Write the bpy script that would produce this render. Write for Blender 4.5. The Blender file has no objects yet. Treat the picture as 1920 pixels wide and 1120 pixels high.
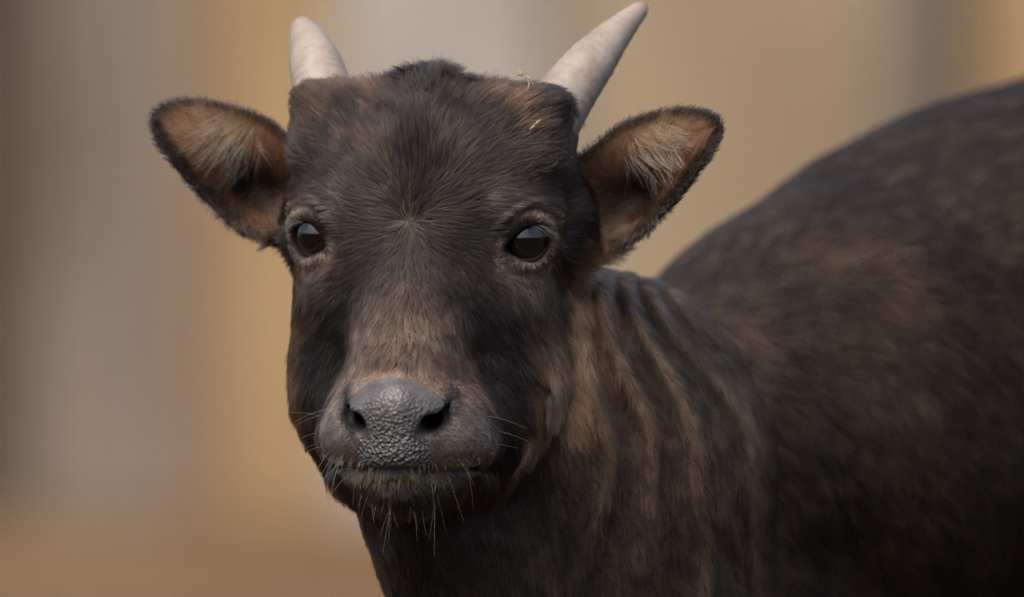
import bpy, bmesh, math, random
import numpy as np
from mathutils import Vector, Matrix

FUR = True
rng = np.random.default_rng(7)
random.seed(7)
scene = bpy.context.scene
COL = scene.collection

# ------------------------------------------------------------------ camera, world, light
S = 1.0 / 3200.0            # metres per drawing unit of the animal
DIST = 6.0                  # camera to the animal's face
H0 = 0.60                   # height of the picture's centre at the face
PITCH = math.radians(1.5)
CENTER = np.array([0.0, 0.0, H0])
RIGHT = np.array([1.0, 0.0, 0.0])
FWD = np.array([0.0, math.cos(PITCH), -math.sin(PITCH)])
UP = np.array([0.0, math.sin(PITCH), math.cos(PITCH)])

cam = bpy.data.cameras.new('camera')
cam.sensor_width = 36.0
cam.lens = 36.0 * DIST / 0.600
cam.clip_start = 0.1
cam.clip_end = 3000.0
cam.dof.use_dof = True
cam.dof.focus_distance = DIST - 0.028
cam.dof.aperture_fstop = (cam.lens / 1000.0) / 0.100
cam_ob = bpy.data.objects.new('camera', cam)
COL.objects.link(cam_ob)
cpos = CENTER - FWD * DIST
cam_ob.location = cpos
cam_ob.rotation_euler = (math.pi / 2 - PITCH, 0, 0)
scene.camera = cam_ob

world = bpy.data.worlds.new('World')
scene.world = world
world.use_nodes = True
wn = world.node_tree.nodes
bg = wn['Background']
sky = wn.new('ShaderNodeTexSky')
sky.sky_type = 'NISHITA'
sky.sun_disc = False
SUN_EL, SUN_AZ = math.radians(57), math.radians(212)   # azimuth clockwise from +Y
sky.sun_elevation = SUN_EL
sky.sun_rotation = SUN_AZ
sky.air_density = 1.0
sky.dust_density = 4.0
sky.ozone_density = 1.0
bg.inputs['Strength'].default_value = 0.09
world.node_tree.links.new(sky.outputs[0], bg.inputs['Color'])

sun = bpy.data.lights.new('sun', 'SUN')
sun.energy = 1.5
sun.angle = math.radians(50)
sun.color = (1.0, 0.90, 0.79)
sun_ob = bpy.data.objects.new('sun', sun)
COL.objects.link(sun_ob)
sd = Vector((math.sin(SUN_AZ) * math.cos(SUN_EL), math.cos(SUN_AZ) * math.cos(SUN_EL), math.sin(SUN_EL)))
sun_ob.rotation_euler = sd.to_track_quat('Z', 'Y').to_euler()
sun_ob.location = (0, 0, 6)

scene.view_settings.view_transform = 'Standard'
scene.view_settings.look = 'None'
scene.view_settings.gamma = 1.0
scene.view_settings.exposure = 0.66
scene.cycles.use_denoising = True
scene.cycles.denoiser = 'OPENIMAGEDENOISE'
scene.cycles.denoising_input_passes = 'RGB_ALBEDO_NORMAL'
scene.cycles.denoising_prefilter = 'NONE'
scene.cycles.use_adaptive_sampling = False
scene.cycles.filter_width = 1.5
scene.cycles.max_bounces = 8
scene.cycles.transparent_max_bounces = 8
scene.render.film_transparent = False

# ------------------------------------------------------------------ coordinates
# the animal is drawn in units of S: X to the right, Y down, W away; then stood up in the world
def to_world(P):
    P = np.asarray(P, dtype=np.float64)
    return CENTER + ((P[:, 0:1] - 960) * RIGHT + (560 - P[:, 1:2]) * UP + P[:, 2:3] * FWD) * S
def dir_world(P):
    return P[:, 0:1] * RIGHT - P[:, 1:2] * UP + P[:, 2:3] * FWD
def from_world(p):
    v = (np.asarray(p) - CENTER) / S
    return np.array([960 + v @ RIGHT, 560 - v @ UP, v @ FWD])
DOWN = np.array([0.0, math.cos(PITCH), math.sin(PITCH)])  # world down, in drawing axes

YAW = math.radians(11.0)
ROLL = math.radians(1.2)
CY, SY = math.cos(YAW), math.sin(YAW)
CR, SR = math.cos(ROLL), math.sin(ROLL)
X0, Y0 = 786.0, 450.0
def to_head(P):
    dx, dw = P[:, 0] - X0, P[:, 2]
    a = dx * CY - dw * SY
    c = -dx * SY - dw * CY
    b = -(P[:, 1] - Y0)
    return np.stack([a * CR - b * SR, a * SR + b * CR, c], 1)
def from_head(Q):
    Q = np.asarray(Q, dtype=np.float64)
    a = Q[:, 0] * CR + Q[:, 1] * SR
    b = -Q[:, 0] * SR + Q[:, 1] * CR
    c = Q[:, 2]
    return np.stack([X0 + a * CY - c * SY, Y0 - b, -a * SY - c * CY], 1)
def hdir(Q):
    Q = np.asarray(Q, dtype=np.float64)
    return from_head(Q) - from_head(np.zeros((1, 3)))

# ------------------------------------------------------------------ distance-field helpers
def smin(a, b, k):
    h = np.clip(0.5 + 0.5 * (b - a) / k, 0, 1)
    return b + (a - b) * h - k * h * (1 - h)
def smax(a, b, k):
    return -smin(-a, -b, k)
def ell(p, c, r):
    c = np.asarray(c, np.float32); r = np.asarray(r, np.float32)
    q = p - c
    k0 = np.sqrt(((q / r) ** 2).sum(1)) + 1e-6
    k1 = np.sqrt(((q / (r * r)) ** 2).sum(1)) + 1e-9
    return k0 * (k0 - 1) / k1
def rcone(p, a, b, r1, r2):
    a = np.asarray(a, np.float32); b = np.asarray(b, np.float32)
    ab = b - a
    t = np.clip(((p - a) @ ab) / (ab @ ab), 0, 1)
    return np.sqrt(((p - a - t[:, None] * ab) ** 2).sum(1)) - (r1 + (r2 - r1) * t)
def rbox(p, c, h, r, tilt=0.0):
    q = p - np.asarray(c, np.float32)
    ct, st = math.cos(tilt), math.sin(tilt)
    y = q[:, 1] * ct - q[:, 2] * st
    z = q[:, 1] * st + q[:, 2] * ct
    d = np.abs(np.stack([q[:, 0], y, z], 1)) - (np.asarray(h, np.float32) - r)
    return np.sqrt((np.maximum(d, 0) ** 2).sum(1)) + np.minimum(d.max(1), 0) - r
def poly_sdf(x, y, V):
    V = np.asarray(V, np.float32)
    n = len(V)
    d = np.full(x.shape, 1e12, np.float32)
    s = np.ones(x.shape, np.float32)
    for i in range(n):
        j = (i - 1) % n
        ex, ey = V[j] - V[i]
        wx, wy = x - V[i, 0], y - V[i, 1]
        t = np.clip((wx * ex + wy * ey) / (ex * ex + ey * ey), 0, 1)
        d = np.minimum(d, (wx - ex * t) ** 2 + (wy - ey * t) ** 2)
        c1 = y >= V[i, 1]; c2 = y < V[j, 1]; c3 = ex * wy > ey * wx
        flip = (c1 & c2 & c3) | (~c1 & ~c2 & ~c3)
        s = np.where(flip, -s, s)
    return s * np.sqrt(d)
def smooth_closed(V, m=4):
    V = np.asarray(V, float); n = len(V); out = []
    for i in range(n):
        p0, p1, p2, p3 = V[i - 1], V[i], V[(i + 1) % n], V[(i + 2) % n]
        for k in range(m):
            t = k / m
            out.append(0.5 * ((2 * p1) + (-p0 + p2) * t + (2 * p0 - 5 * p1 + 4 * p2 - p3) * t * t + (-p0 + 3 * p1 - 3 * p2 + p3) * t ** 3))
    return np.array(out)
def sstep(e0, e1, x):
    t = np.clip((x - e0) / (e1 - e0), 0, 1)
    return t * t * (3 - 2 * t)
def _hash(ix, iy, iz, seed):
    h = (ix * 374761393 + iy * 668265263 + iz * 2147483647 + seed * 974634777) & 0xFFFFFFFF
    h = ((h ^ (h >> 13)) * 1274126177) & 0xFFFFFFFF
    return ((h ^ (h >> 16)) & 0xFFFF) / 65535.0
def vnoise(P, scale, seed=0):
    q = np.asarray(P, np.float64) / scale
    i = np.floor(q).astype(np.int64); f = q - i
    f = f * f * (3 - 2 * f)
    r = 0
    for dx in (0, 1):
        for dy in (0, 1):
            for dz in (0, 1):
                w = (f[:, 0] if dx else 1 - f[:, 0]) * (f[:, 1] if dy else 1 - f[:, 1]) * (f[:, 2] if dz else 1 - f[:, 2])
                r = r + w * _hash(i[:, 0] + dx, i[:, 1] + dy, i[:, 2] + dz, seed)
    return r

# ------------------------------------------------------------------ the animal's form
EYE_C = np.array([192.0, 6.0, -30.0]); EYE_R = 50.0
EYE_PHI = math.radians(30)
EYE_AX = np.array([math.sin(EYE_PHI), 0.0, math.cos(EYE_PHI)])
EYE_P = np.array([math.cos(EYE_PHI), 0.0, -math.sin(EYE_PHI)])   # sideways, away from the nose
EYE_OPEN = smooth_closed([(-54, -22), (-34, 5), (-10, 23), (15, 27), (34, 18), (41, -4), (34, -25), (18, -41), (-2, -44), (-26, -37)], 3)
EAR_B = np.array([312.0, 55.0, -150.0])
EAR_ANG = math.radians(37.0)
EAR_E = np.array([math.cos(EAR_ANG), math.sin(EAR_ANG), 0.0]); EAR_T = np.array([-math.sin(EAR_ANG), math.cos(EAR_ANG), 0.0])
EAR_POLY = smooth_closed([(62, 116), (125, 118), (190, 98), (256, 62), (296, 10), (264, -34), (172, -62), (93, -76), (26, -80), (-32, -60), (-95, -30), (-95, 60), (-20, 112)], 3)

def ear_coords(p):
    q = p - EAR_B.astype(np.float32)
    return q @ EAR_E.astype(np.float32), q @ EAR_T.astype(np.float32), q[:, 2]
def ear_mid(s, t, d2):
    din = np.maximum(-d2, 0)
    return -105 * np.exp(-(((s - 50) / 105) ** 2 + ((t + 14) / 68) ** 2)) - 16 * (1 - np.exp(-din / 16)) - 0.42 * t * sstep(-40, 40, s) - 25 * sstep(60, -60, s) + 22 * sstep(60, 280, s)
def ear_sdf(p):
    s, t, n = ear_coords(p)
    d2 = poly_sdf(s, t, EAR_POLY)
    mid = ear_mid(s, t, d2)
    th = 9 + 5 * sstep(200, 0, s)
    return smax((np.abs(n - mid) - th) * 0.75, d2, 10)

def head_sdf(Q):
    p = Q.astype(np.float32).copy()
    p[:, 0] = np.sqrt(p[:, 0] ** 2 + 9.0)
    a, b, c = p[:, 0], p[:, 1], p[:, 2]
    # skull and forehead
    d = rbox(p, (0, 108, -128), (226, 132, 140), 80, math.radians(18))
    d = smin(d, rbox(p, (0, 185, -112), (260, 94, 94), 54, math.radians(14)), 32)    # broad top between the horns
    d = smin(d, ell(p, (0, 62, -20), (165, 172, 98)), 50)
    # back of the skull
    d = smin(d, ell(p, (0, 60, -230), (215, 230, 170)), 60)
    # brow / orbit
    d = smin(d, ell(p, (188, 22, -55), (68, 76, 76)), 45)
    d = smin(d, rcone(p, (150, 66, 6), (226, 58, -40), 22, 22), 45)
    # bridge of the nose
    d = smin(d, rcone(p, (0, 20, -22), (0, -215, 82), 108, 104), 50)
    # cheeks and jaw
    d = smin(d, ell(p, (100, -110, -25), (105, 165, 98)), 60)
    d = smin(d, ell(p, (136, -120, -95), (114, 215, 128)), 50)
    d = smin(d, ell(p, (122, -278, -92), (125, 132, 140)), 60)
    d = smin(d, ell(p, (70, -370, -70), (120, 110, 130)), 80)
    d = smin(d, ell(p, (170, -190, -210), (90, 190, 110)), 60)
    # muzzle
    d = smin(d, ell(p, (0, -330, 92), (129, 108, 112)), 58)
    d = smin(d, ell(p, (70, -374, 92), (86, 66, 94)), 56)
    d = smin(d, ell(p, (0, -444, 86), (112, 42, 92)), 14)
    d = smin(d, ell(p, (0, -470, 90), (70, 42, 84)), 26)           # lower lip and chin
    d = smin(d, ell(p, (0, -400, -60), (130, 110, 170)), 70)
    # wrinkle arch above the nose
    ar = np.sqrt((a / 125) ** 2 + ((b + 305) / 82) ** 2)
    fm = sstep(60, 140, c)
    # nose pad
    pad = ell(p, (0, -322, 148), (80, 76, 92))
    pad = smin(pad, ell(p, (0, -392, 148), (78, 62, 82)), 40)
    pad = smin(pad, ell(p, (58, -322, 158), (34, 32, 54)), 24)
    d = smin(d, pad, 16)
    # nostrils
    no = rcone(p, (91, -292, 146), (86, -328, 178), 7, 12)
    no = smin(no, rcone(p, (86, -328, 178), (55, -364, 226), 12, 13), 8)
    no = smin(no, rcone(p, (72, -345, 222), (56, -320, 110), 16, 22), 10)
    d = smax(d, -no, 9)
    # mouth
    bm = -430 + 12 * (a / 165) ** 2
    mask = sstep(195, 165, a) * sstep(-20, 60, c)
    d = d + 9 * np.exp(-((b - bm) / 5.5) ** 2) * mask
    # eyes: lids, folds, opening
    q = p - EYE_C.astype(np.float32)
    u = q @ EYE_P.astype(np.float32); w = q @ EYE_AX.astype(np.float32); v = q[:, 1]
    rr = np.sqrt(u * u + v * v + w * w)
    near = sstep(120, 70, np.sqrt(u * u + v * v)) * sstep(-10, 25, w)
    d2 = poly_sdf(u, v, EYE_OPEN)
    lid = np.sqrt(np.maximum(rr - (EYE_R + 5), 0) ** 2) - 5
    lidshell = smax(np.abs(rr - (EYE_R + 4)) - 5, -w + 5, 8)
    d = smin(d, lidshell, 14)
    # raised lid rim and folds above
    upf = sstep(-10, 15, v)
    d = d - 3.5 * np.exp(-((d2 - 12) / 8) ** 2) * near * upf - 2 * np.exp(-((d2 - 9) / 6) ** 2) * near * (1 - upf)
    d = d + 3.5 * np.exp(-((d2 - 26) / 5.5) ** 2) * near * upf * sstep(-35, 0, u) - 2.5 * np.exp(-((d2 - 40) / 9) ** 2) * near * upf + 1.5 * np.exp(-((d2 - 56) / 6) ** 2) * near * upf
    d = d + 3 * np.exp(-((d2 - 30) / 10) ** 2) * near * (1 - upf) * sstep(10, -20, u)
    cut = smax(d2, -w - 12, 2)
    d = smax(d, -np.maximum(cut, -40), 5)
    d = smax(d, -(rr - EYE_R - 1.0) + 0 * d, 3) if False else d
    # ear
    em = (a > 215) & (b > -140)
    if em.any():
        de = np.full(a.shape, 300.0, np.float32)
        de[em] = ear_sdf(p[em])
        d = smin(d, ell(p, (248, 25, -185), (48, 100, 62)), 40)
        d = smin(d, de, 22)
    return d

TORSO = [((1330, 900, 760), 345), ((1615, 828, 1080), 458), ((1990, 742, 1430), 548), ((2430, 680, 1850), 590), ((2760, 740, 2150), 500)]
def legs():
    out = []
    for (x, w, hind) in ((1340, 960, 0), (1630, 860, 0), (2560, 2270, 1), (2870, 1970, 1)):
        top = np.array([x, 1180.0, w])
        # ground height below this point
        zt = to_world(top[None])[0][2]
        L = zt / S
        kn = top + DOWN * L * 0.50 + np.array([18, 0, 14]) * (1 if hind else -1)
        hk = top + DOWN * L * 0.86
        ft = top + DOWN * (L - 26)
        out.append((top, kn, hk, ft, hind))
    return out
LEGS = legs()

def neck_fold(P):
    sp = 0.34 + 0.66 * sstep(470, 860, P[:, 1])
    phi = (P[:, 0] - 1085) / sp
    ph = phi / 112.0 + 1.2 * (vnoise(P * np.array([1, 0.45, 1]), 130, 3) - 0.5)
    m = sstep(1090, 1130, P[:, 0]) * sstep(1480, 1400, P[:, 0]) * sstep(480, 560, P[:, 1]) * sstep(660, 420, P[:, 2]) * (0.3 + 0.9 * vnoise(P * np.array([1, 0.6, 1]), 110, 11)) * (0.35 + 0.65 * sstep(1120, 850, P[:, 1]))
    m = m * (1 - 0.9 * sstep(1230, 1330, P[:, 0]) * sstep(780, 640, P[:, 1]))
    return np.sin(2 * np.pi * ph), m

def body_sdf(P):
    p = P.astype(np.float32)
    # neck
    d = rcone(p, (880, 560, 210), (1070, 800, 400), 195, 270)
    d = smin(d, ell(p, (1135, 905, 460), (325, 392, 320)), 60)
    d = smin(d, rcone(p, (960, 830, 260), (1120, 1230, 480), 225, 320), 60)
    d = smin(d, rcone(p, (775, 885, 90), (960, 1170, 300), 125, 210), 60)      # throat
    d = smin(d, rcone(p, (1130, 1180, 520), (1420, 1080, 880), 300, 330), 90)  # chest
    # torso
    t = None
    for i in range(len(TORSO) - 1):
        (a, r1), (b, r2) = TORSO[i], TORSO[i + 1]
        e = rcone(p, a, b, r1, r2)
        t = e if t is None else smin(t, e, 90)
    t = smin(t, rcone(p, (1680, 512, 1330), (2300, 308, 1930), 200, 270), 180)   # withers
    t = smin(t, ell(p, (1710, 830, 860), (215, 380, 260)), 80)                    # near shoulder
    d = smin(d, t, 32)
    for top, kn, hk, ft, hind in LEGS:
        e = rcone(p, top, kn, 190 if hind else 150, 70)
        e = smin(e, rcone(p, kn, hk, 68, 46), 40)
        e = smin(e, rcone(p, hk, ft, 46, 66), 30)
        d = smin(d, e, 90)
    s, m = neck_fold(P)
    d = d - 11 * s * m
    return d

HB0 = np.array([-600, -620, -420]); HB1 = np.array([600, 420, 330])
def sdf(P):
    d = body_sdf(P)
    Q = to_head(P)
    hm = ((Q > HB0) & (Q < HB1)).all(1)
    if hm.any():
        h = head_sdf(Q[hm])
        d[hm] = smin(h, d[hm], 30)
    return d

def chunked(f, P, n=400000):
    return np.concatenate([f(P[i:i + n]) for i in range(0, len(P), n)]) if len(P) else np.zeros(0, np.float32)

def build_surface():
    h = 8.0; k = 4
    lo = np.array([240.0, 60.0, -330.0]); hi = np.array([3340.0, 2560.0, 2760.0])
    nc = np.ceil((hi - lo) / (h * k)).astype(int)
    g = np.stack(np.meshgrid(*[lo[i] + (np.arange(nc[i]) + 0.5) * h * k for i in range(3)], indexing='ij'), -1).reshape(-1, 3)
    dc = chunked(sdf, g).reshape(nc)
    act = np.abs(dc) < h * k * 1.9
    n = nc * k
    D = np.repeat(np.repeat(np.repeat(dc, k, 0), k, 1), k, 2).astype(np.float32)
    A = np.repeat(np.repeat(np.repeat(act, k, 0), k, 1), k, 2)
    idx = np.argwhere(A)
    pts = lo + idx * h
    D[A] = chunked(sdf, pts)
    # surface nets
    ins = D < 0
    cnt = np.zeros(n - 1, np.int8)
    for dx in (0, 1):
        for dy in (0, 1):
            for dz in (0, 1):
                cnt += ins[dx:n[0] - 1 + dx, dy:n[1] - 1 + dy, dz:n[2] - 1 + dz]
    cells = np.argwhere((cnt > 0) & (cnt < 8))
    vid = np.full(n - 1, -1, np.int32)
    vid[cells[:, 0], cells[:, 1], cells[:, 2]] = np.arange(len(cells))
    corners = np.array([[i, j, l] for i in (0, 1) for j in (0, 1) for l in (0, 1)])
    dv = np.stack([D[tuple((cells + c).T)] for c in corners], 1)
    acc = np.zeros((len(cells), 3)); num = np.zeros(len(cells))
    for i in range(8):
        for j in range(i + 1, 8):
            if np.abs(corners[i] - corners[j]).sum() != 1:
                continue
            m = (dv[:, i] < 0) != (dv[:, j] < 0)
            t = dv[m, i] / (dv[m, i] - dv[m, j])
            acc[m] += corners[i] + t[:, None] * (corners[j] - corners[i]); num[m] += 1
    V = lo + (cells + acc / num[:, None]) * h
    quads = []
    for ax in range(3):
        o1, o2 = [i for i in range(3) if i != ax]
        sl0 = [slice(None)] * 3; sl1 = [slice(None)] * 3
        sl0[ax] = slice(0, -1); sl1[ax] = slice(1, None)
        a0, a1 = ins[tuple(sl0)], ins[tuple(sl1)]
        e = np.argwhere(a0 != a1)
        e = e[(e[:, o1] > 0) & (e[:, o2] > 0) & (e[:, o1] < n[o1] - 1) & (e[:, o2] < n[o2] - 1)]
        def at(d1, d2):
            q = e.copy(); q[:, o1] += d1; q[:, o2] += d2
            return vid[q[:, 0], q[:, 1], q[:, 2]]
        f = np.stack([at(-1, -1), at(0, -1), at(0, 0), at(-1, 0)], 1)
        inside_first = a0[e[:, 0], e[:, 1], e[:, 2]]
        if ax == 1:
            inside_first = ~inside_first
        f[~inside_first] = f[~inside_first][:, ::-1]
        quads.append(f)
    Fq = np.concatenate(quads)
    # the axes above are left-handed (Y down), so turn the faces round
    Fq = Fq[:, ::-1]
    return V, Fq

def grad(P, e=2.0):
    g = np.zeros(P.shape)
    for i in range(3):
        o = np.zeros(3); o[i] = e
        g[:, i] = (chunked(sdf, P + o) - chunked(sdf, P - o)) / (2 * e)
    return g
def project(P, it=3):
    P = P.copy()
    for _ in range(it):
        d = chunked(sdf, P).astype(float)
        g = grad(P)
        gg = (g * g).sum(1) + 1e-3
        P -= np.clip(d / gg, -6, 6)[:, None] * g
    return P

# ------------------------------------------------------------------ materials
def mat(name):
    m = bpy.data.materials.new(name); m.use_nodes = True
    nt = m.node_tree
    return m, nt, nt.nodes, nt.links, nt.nodes['Principled BSDF']

# ------------------------------------------------------------------ build body
V, Fq = build_surface()
print('surface', len(V), len(Fq))
me = bpy.data.meshes.new('body')
me.from_pydata(to_world(V).tolist(), [], Fq.tolist())
me.update()
body = bpy.data.objects.new('body', me); COL.objects.link(body)
# finer skin on the face
bm = bmesh.new(); bm.from_mesh(me)
bm.verts.ensure_lookup_table()
Q = to_head(V); Q[:, 0] = np.abs(Q[:, 0])
eu = np.sqrt(((Q - EYE_C) ** 2).sum(1))
fine = ((Q[:, 1] < -215) & (Q[:, 1] > -520) & (Q[:, 2] > 40)) | (eu < 105)
edges = [e for e in bm.edges if fine[e.verts[0].index] and fine[e.verts[1].index]]
bmesh.ops.subdivide_edges(bm, edges=edges, cuts=1, use_grid_fill=True)
bm.to_mesh(me); bm.free()
nv = len(me.vertices)
W = np.zeros(nv * 3); me.vertices.foreach_get('co', W); W = W.reshape(-1, 3)
def from_world_arr(Wp):
    v = (Wp - CENTER) / S
    return np.stack([960 + v @ RIGHT, 560 - v @ UP, v @ FWD], 1)
P = from_world_arr(W)
Q = to_head(P)
hm = ((Q > HB0) & (Q < HB1)).all(1)
P[hm] = project(P[hm], 2)
me.vertices.foreach_set('co', to_world(P).ravel()); me.update()
me.polygons.foreach_set('use_smooth', np.ones(len(me.polygons), bool))
# pieces of the form that the fur and the skin need to know about
def pad_field(Q):
    p = Q.astype(np.float32).copy(); p[:, 0] = np.abs(p[:, 0])
    pad = ell(p, (0, -322, 148), (80, 76, 92))
    pad = smin(pad, ell(p, (0, -392, 148), (78, 62, 82)), 40)
    pad = smin(pad, ell(p, (58, -322, 158), (34, 32, 54)), 24)
    return pad
def nostril_field(Q):
    p = Q.astype(np.float32).copy(); p[:, 0] = np.abs(p[:, 0])
    no = rcone(p, (91, -292, 146), (86, -328, 178), 7, 12)
    no = smin(no, rcone(p, (86, -328, 178), (55, -364, 226), 12, 13), 8)
    return smin(no, rcone(p, (72, -345, 222), (56, -320, 110), 16, 22), 10)
def eye_field(Q):
    p = Q.copy(); p[:, 0] = np.abs(p[:, 0])
    q = p - EYE_C
    u, w, v = q @ EYE_P, q @ EYE_AX, q[:, 1]
    return u, v, w, poly_sdf(u.astype(np.float32), v.astype(np.float32), EYE_OPEN)

def lerp(c, k, w):
    return c + (np.array(k) - c) * np.clip(w, 0, 1)[:, None]

def fields(P, N):
    """coat colour, hair length, hair direction, density, lift for points P (drawing units) with normals N"""
    n = len(P)
    Q = to_head(P); sa = np.sign(Q[:, 0]); a = np.abs(Q[:, 0]); b = Q[:, 1]; c = Q[:, 2]
    Qa = Q.copy(); Qa[:, 0] = a
    n1 = vnoise(P, 60, 1); n2 = vnoise(P, 24, 2); n3 = vnoise(P, 140, 5)
    inhead = ((Q > HB0) & (Q < HB1)).all(1)
    hd = np.full(n, 999.0)
    bd = body_sdf(P)
    hw = sstep(6, 30, bd) * inhead                       # head weight
    # ---- body and neck
    col = np.tile(np.array([0.035, 0.0198, 0.0122]), (n, 1))
    blot = sstep(0.35, 0.75, 0.6 * vnoise(P * np.array([1, 1.6, 1]), 95, 8) + 0.4 * n2)
    col = lerp(col, (0.048, 0.028, 0.017), 0.5 * blot)
    col = lerp(col, (0.018, 0.011, 0.008), 0.6 * sstep(0.55, 0.8, n3))
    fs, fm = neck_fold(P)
    neckw = sstep(1500, 1380, P[:, 0]) * sstep(720, 570, P[:, 2])
    col = lerp(col, (0.044, 0.026, 0.0165), neckw)
    col = lerp(col, (0.19, 0.108, 0.060), 0.75 * sstep(0.5, 1.0, fs) * fm)  # paler fold ridges: light catching them is painted into the coat colour
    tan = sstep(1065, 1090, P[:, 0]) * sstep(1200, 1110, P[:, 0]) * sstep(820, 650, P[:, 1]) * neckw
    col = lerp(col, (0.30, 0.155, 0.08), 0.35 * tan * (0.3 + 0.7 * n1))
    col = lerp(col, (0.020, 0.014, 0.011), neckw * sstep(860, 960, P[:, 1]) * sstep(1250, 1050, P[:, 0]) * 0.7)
    col = col * (0.72 + 0.28 * neckw)[:, None]
    length = 40 + 18 * (n1 - 0.5)
    length = length * (1 - 0.25 * neckw)
    wtop = sstep(700, 350, P[:, 1])
    D = np.stack([0.55 + 0.15 * wtop, 0.75 - 0.65 * wtop, 0.40 + 0.2 * wtop], 1)
    Dn = np.stack([0.18 + 0 * a, 1.0 + 0 * a, 0.12 + 0 * a], 1)
    D = D * (1 - neckw)[:, None] + Dn * neckw[:, None]
    dens = np.full(n, 0.060)                              # hairs per square unit
    lift = np.full(n, 0.22)
    # ---- head
    hc = np.tile(np.array([0.0145, 0.0095, 0.0080]), (n, 1))
    hc = lerp(hc, (0.024, 0.0150, 0.0110), 0.8 * sstep(0.4, 0.75, n1))
    red = sstep(70, 120, a) * sstep(225, 180, a) * sstep(170, 240, b)
    hc = lerp(hc, (0.085, 0.041, 0.025), red * sstep(0.42, 0.7, 0.5 * n1 + 0.5 * n2))
    red2 = sstep(50, 90, a) * sstep(200, 150, a) * sstep(255, 272, b)
    hc = lerp(hc, (0.09, 0.044, 0.027), 0.55 * red2)
    brow = sstep(95, 150, a) * sstep(240, 200, a) * sstep(30, 60, b) * sstep(125, 80, b)
    hc = lerp(hc, (0.055, 0.042, 0.037), 0.6 * brow)
    br = sstep(128, 92, a + 0.10 * (b + 200)) * sstep(-70, -230, b) * sstep(0, 60, c)
    hc = lerp(hc, (0.135, 0.078, 0.051), 0.85 * br * (0.75 + 0.5 * n2))
    stripe = np.exp(-(a / 13) ** 2) * sstep(10, -60, b) * sstep(-260, -160, b)
    hc = lerp(hc, (0.15, 0.11, 0.075), 0.2 * stripe)
    wh = np.exp(-((a / 9) ** 2 + ((b - 37) / 12) ** 2))
    hc = lerp(hc, (0.16, 0.11, 0.07), 0.35 * wh)
    chk = sstep(105, 140, a) * sstep(230, 180, a) * sstep(-180, -230, b) * sstep(-340, -290, b)
    hc = lerp(hc, (0.014, 0.010, 0.009), 0.5 * chk)
    side = sstep(190, 235, a) * sstep(-90, -200, b)
    hc = lerp(hc, (0.13, 0.066, 0.034), 0.85 * side * (0.6 + 0.6 * n1))
    mz = sstep(60, 110, c) * sstep(-225, -265, b) * sstep(200, 165, a)
    hc = lerp(hc, (0.185, 0.130, 0.100), mz)
    hc = lerp(hc, (0.30, 0.175, 0.120), 0.85 * mz * sstep(-330, -275, b) * sstep(0.2, 0.6, n2 + 0.2))
    nf = nostril_field(Q)
    hc = lerp(hc, (0.035, 0.028, 0.026), 0.95 * sstep(30, 6, nf) * sstep(50, 90, c) * sstep(-345, -320, b))
    hc = lerp(hc, (0.085, 0.078, 0.076), 0.6 * sstep(40, 8, nf) * sstep(120, 160, c) * sstep(-330, -350, b))
    hc = lerp(hc, (0.012, 0.010, 0.010), sstep(9, 3, nf) * sstep(40, 80, c))
    bmo = -430 + 12 * (a / 165) ** 2
    low = sstep(bmo + 2, bmo - 6, b) * sstep(20, 70, c)
    hc = lerp(hc, (0.048, 0.037, 0.030), low)
    hc = lerp(hc, (0.18, 0.13, 0.075), 0.6 * low * sstep(bmo - 42, bmo - 20, b) * sstep(120, 70, a) * (0.4 + 0.8 * n2))
    lipc = sstep(bmo + 22, bmo + 5, b) * (1 - low) * sstep(60, 100, c)
    hc = lerp(hc, (0.22, 0.17, 0.11), 0.6 * lipc)
    u, v, w, d2 = eye_field(Q)
    ring = sstep(60, 20, d2) * sstep(0, 25, w)
    hc = lerp(hc, (0.15, 0.098, 0.068), 0.62 * ring * np.where(v > 0, sstep(-20, 20, u), 0.8))
    hc = lerp(hc, (0.024, 0.018, 0.016), 0.9 * sstep(9, 2, d2) * sstep(0, 25, w))
    under = np.exp(-(((u + 20) / 48) ** 2 + ((v + 75) / 40) ** 2)) * sstep(0, 25, w)
    hc = lerp(hc, (0.15, 0.095, 0.066), 0.7 * under)
    fr = (sa > 0) * sstep(190, 225, a) * sstep(-120, -200, c) * sstep(40, -60, b)
    hc = lerp(hc, (0.42, 0.22, 0.11), 0.9 * fr * (0.45 + 0.8 * n1) * sstep(0.3, 0.5, n3 + 0.25 * (sa > 0)))
    fr2 = (sa > 0) * sstep(150, 205, a) * sstep(-150, -230, b) * sstep(30, -50, c)
    hc = lerp(hc, (0.20, 0.105, 0.052), 0.45 * fr2 * sstep(0.3, 0.7, n1))
    hc = lerp(hc, (0.018, 0.012, 0.009), 0.4 * fr2 * sstep(0.55, 0.3, n1))
    thr = sstep(-380, -440, b) * sstep(60, 0, c)
    hc = lerp(hc, (0.045, 0.030, 0.020), thr)
    # head directions: away from the whorl between the eyes
    hx, hy = Q[:, 0], b - 36
    rr = np.sqrt(hx * hx + hy * hy) + 1e-3
    Hd = np.stack([hx / rr, hy / rr, -0.35 * sstep(80, 230, a)], 1)
    up = sstep(60, 200, b)
    Hd[:, 0] *= (1 + 0.9 * up * sstep(25, 120, a))
    Hd[:, 1] += 0.10 * up
    jw = sstep(150, 230, a) * sstep(0, -120, b)
    Hd = Hd * (1 - jw)[:, None] + jw[:, None] * np.stack([0.1 * sa, -0.9 + 0 * a, -0.55 + 0 * a], 1)
    Hd = Hd * (1 - 0.8 * fr2)[:, None] + (0.8 * fr2)[:, None] * np.stack([-0.35 + 0 * a, -1.0 + 0 * a, 0.1 + 0 * a], 1)
    mzd = np.stack([0.55 * sa * np.minimum(a / 60, 1), -0.75 + 0 * a, -0.3 + 0 * a], 1)
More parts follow.
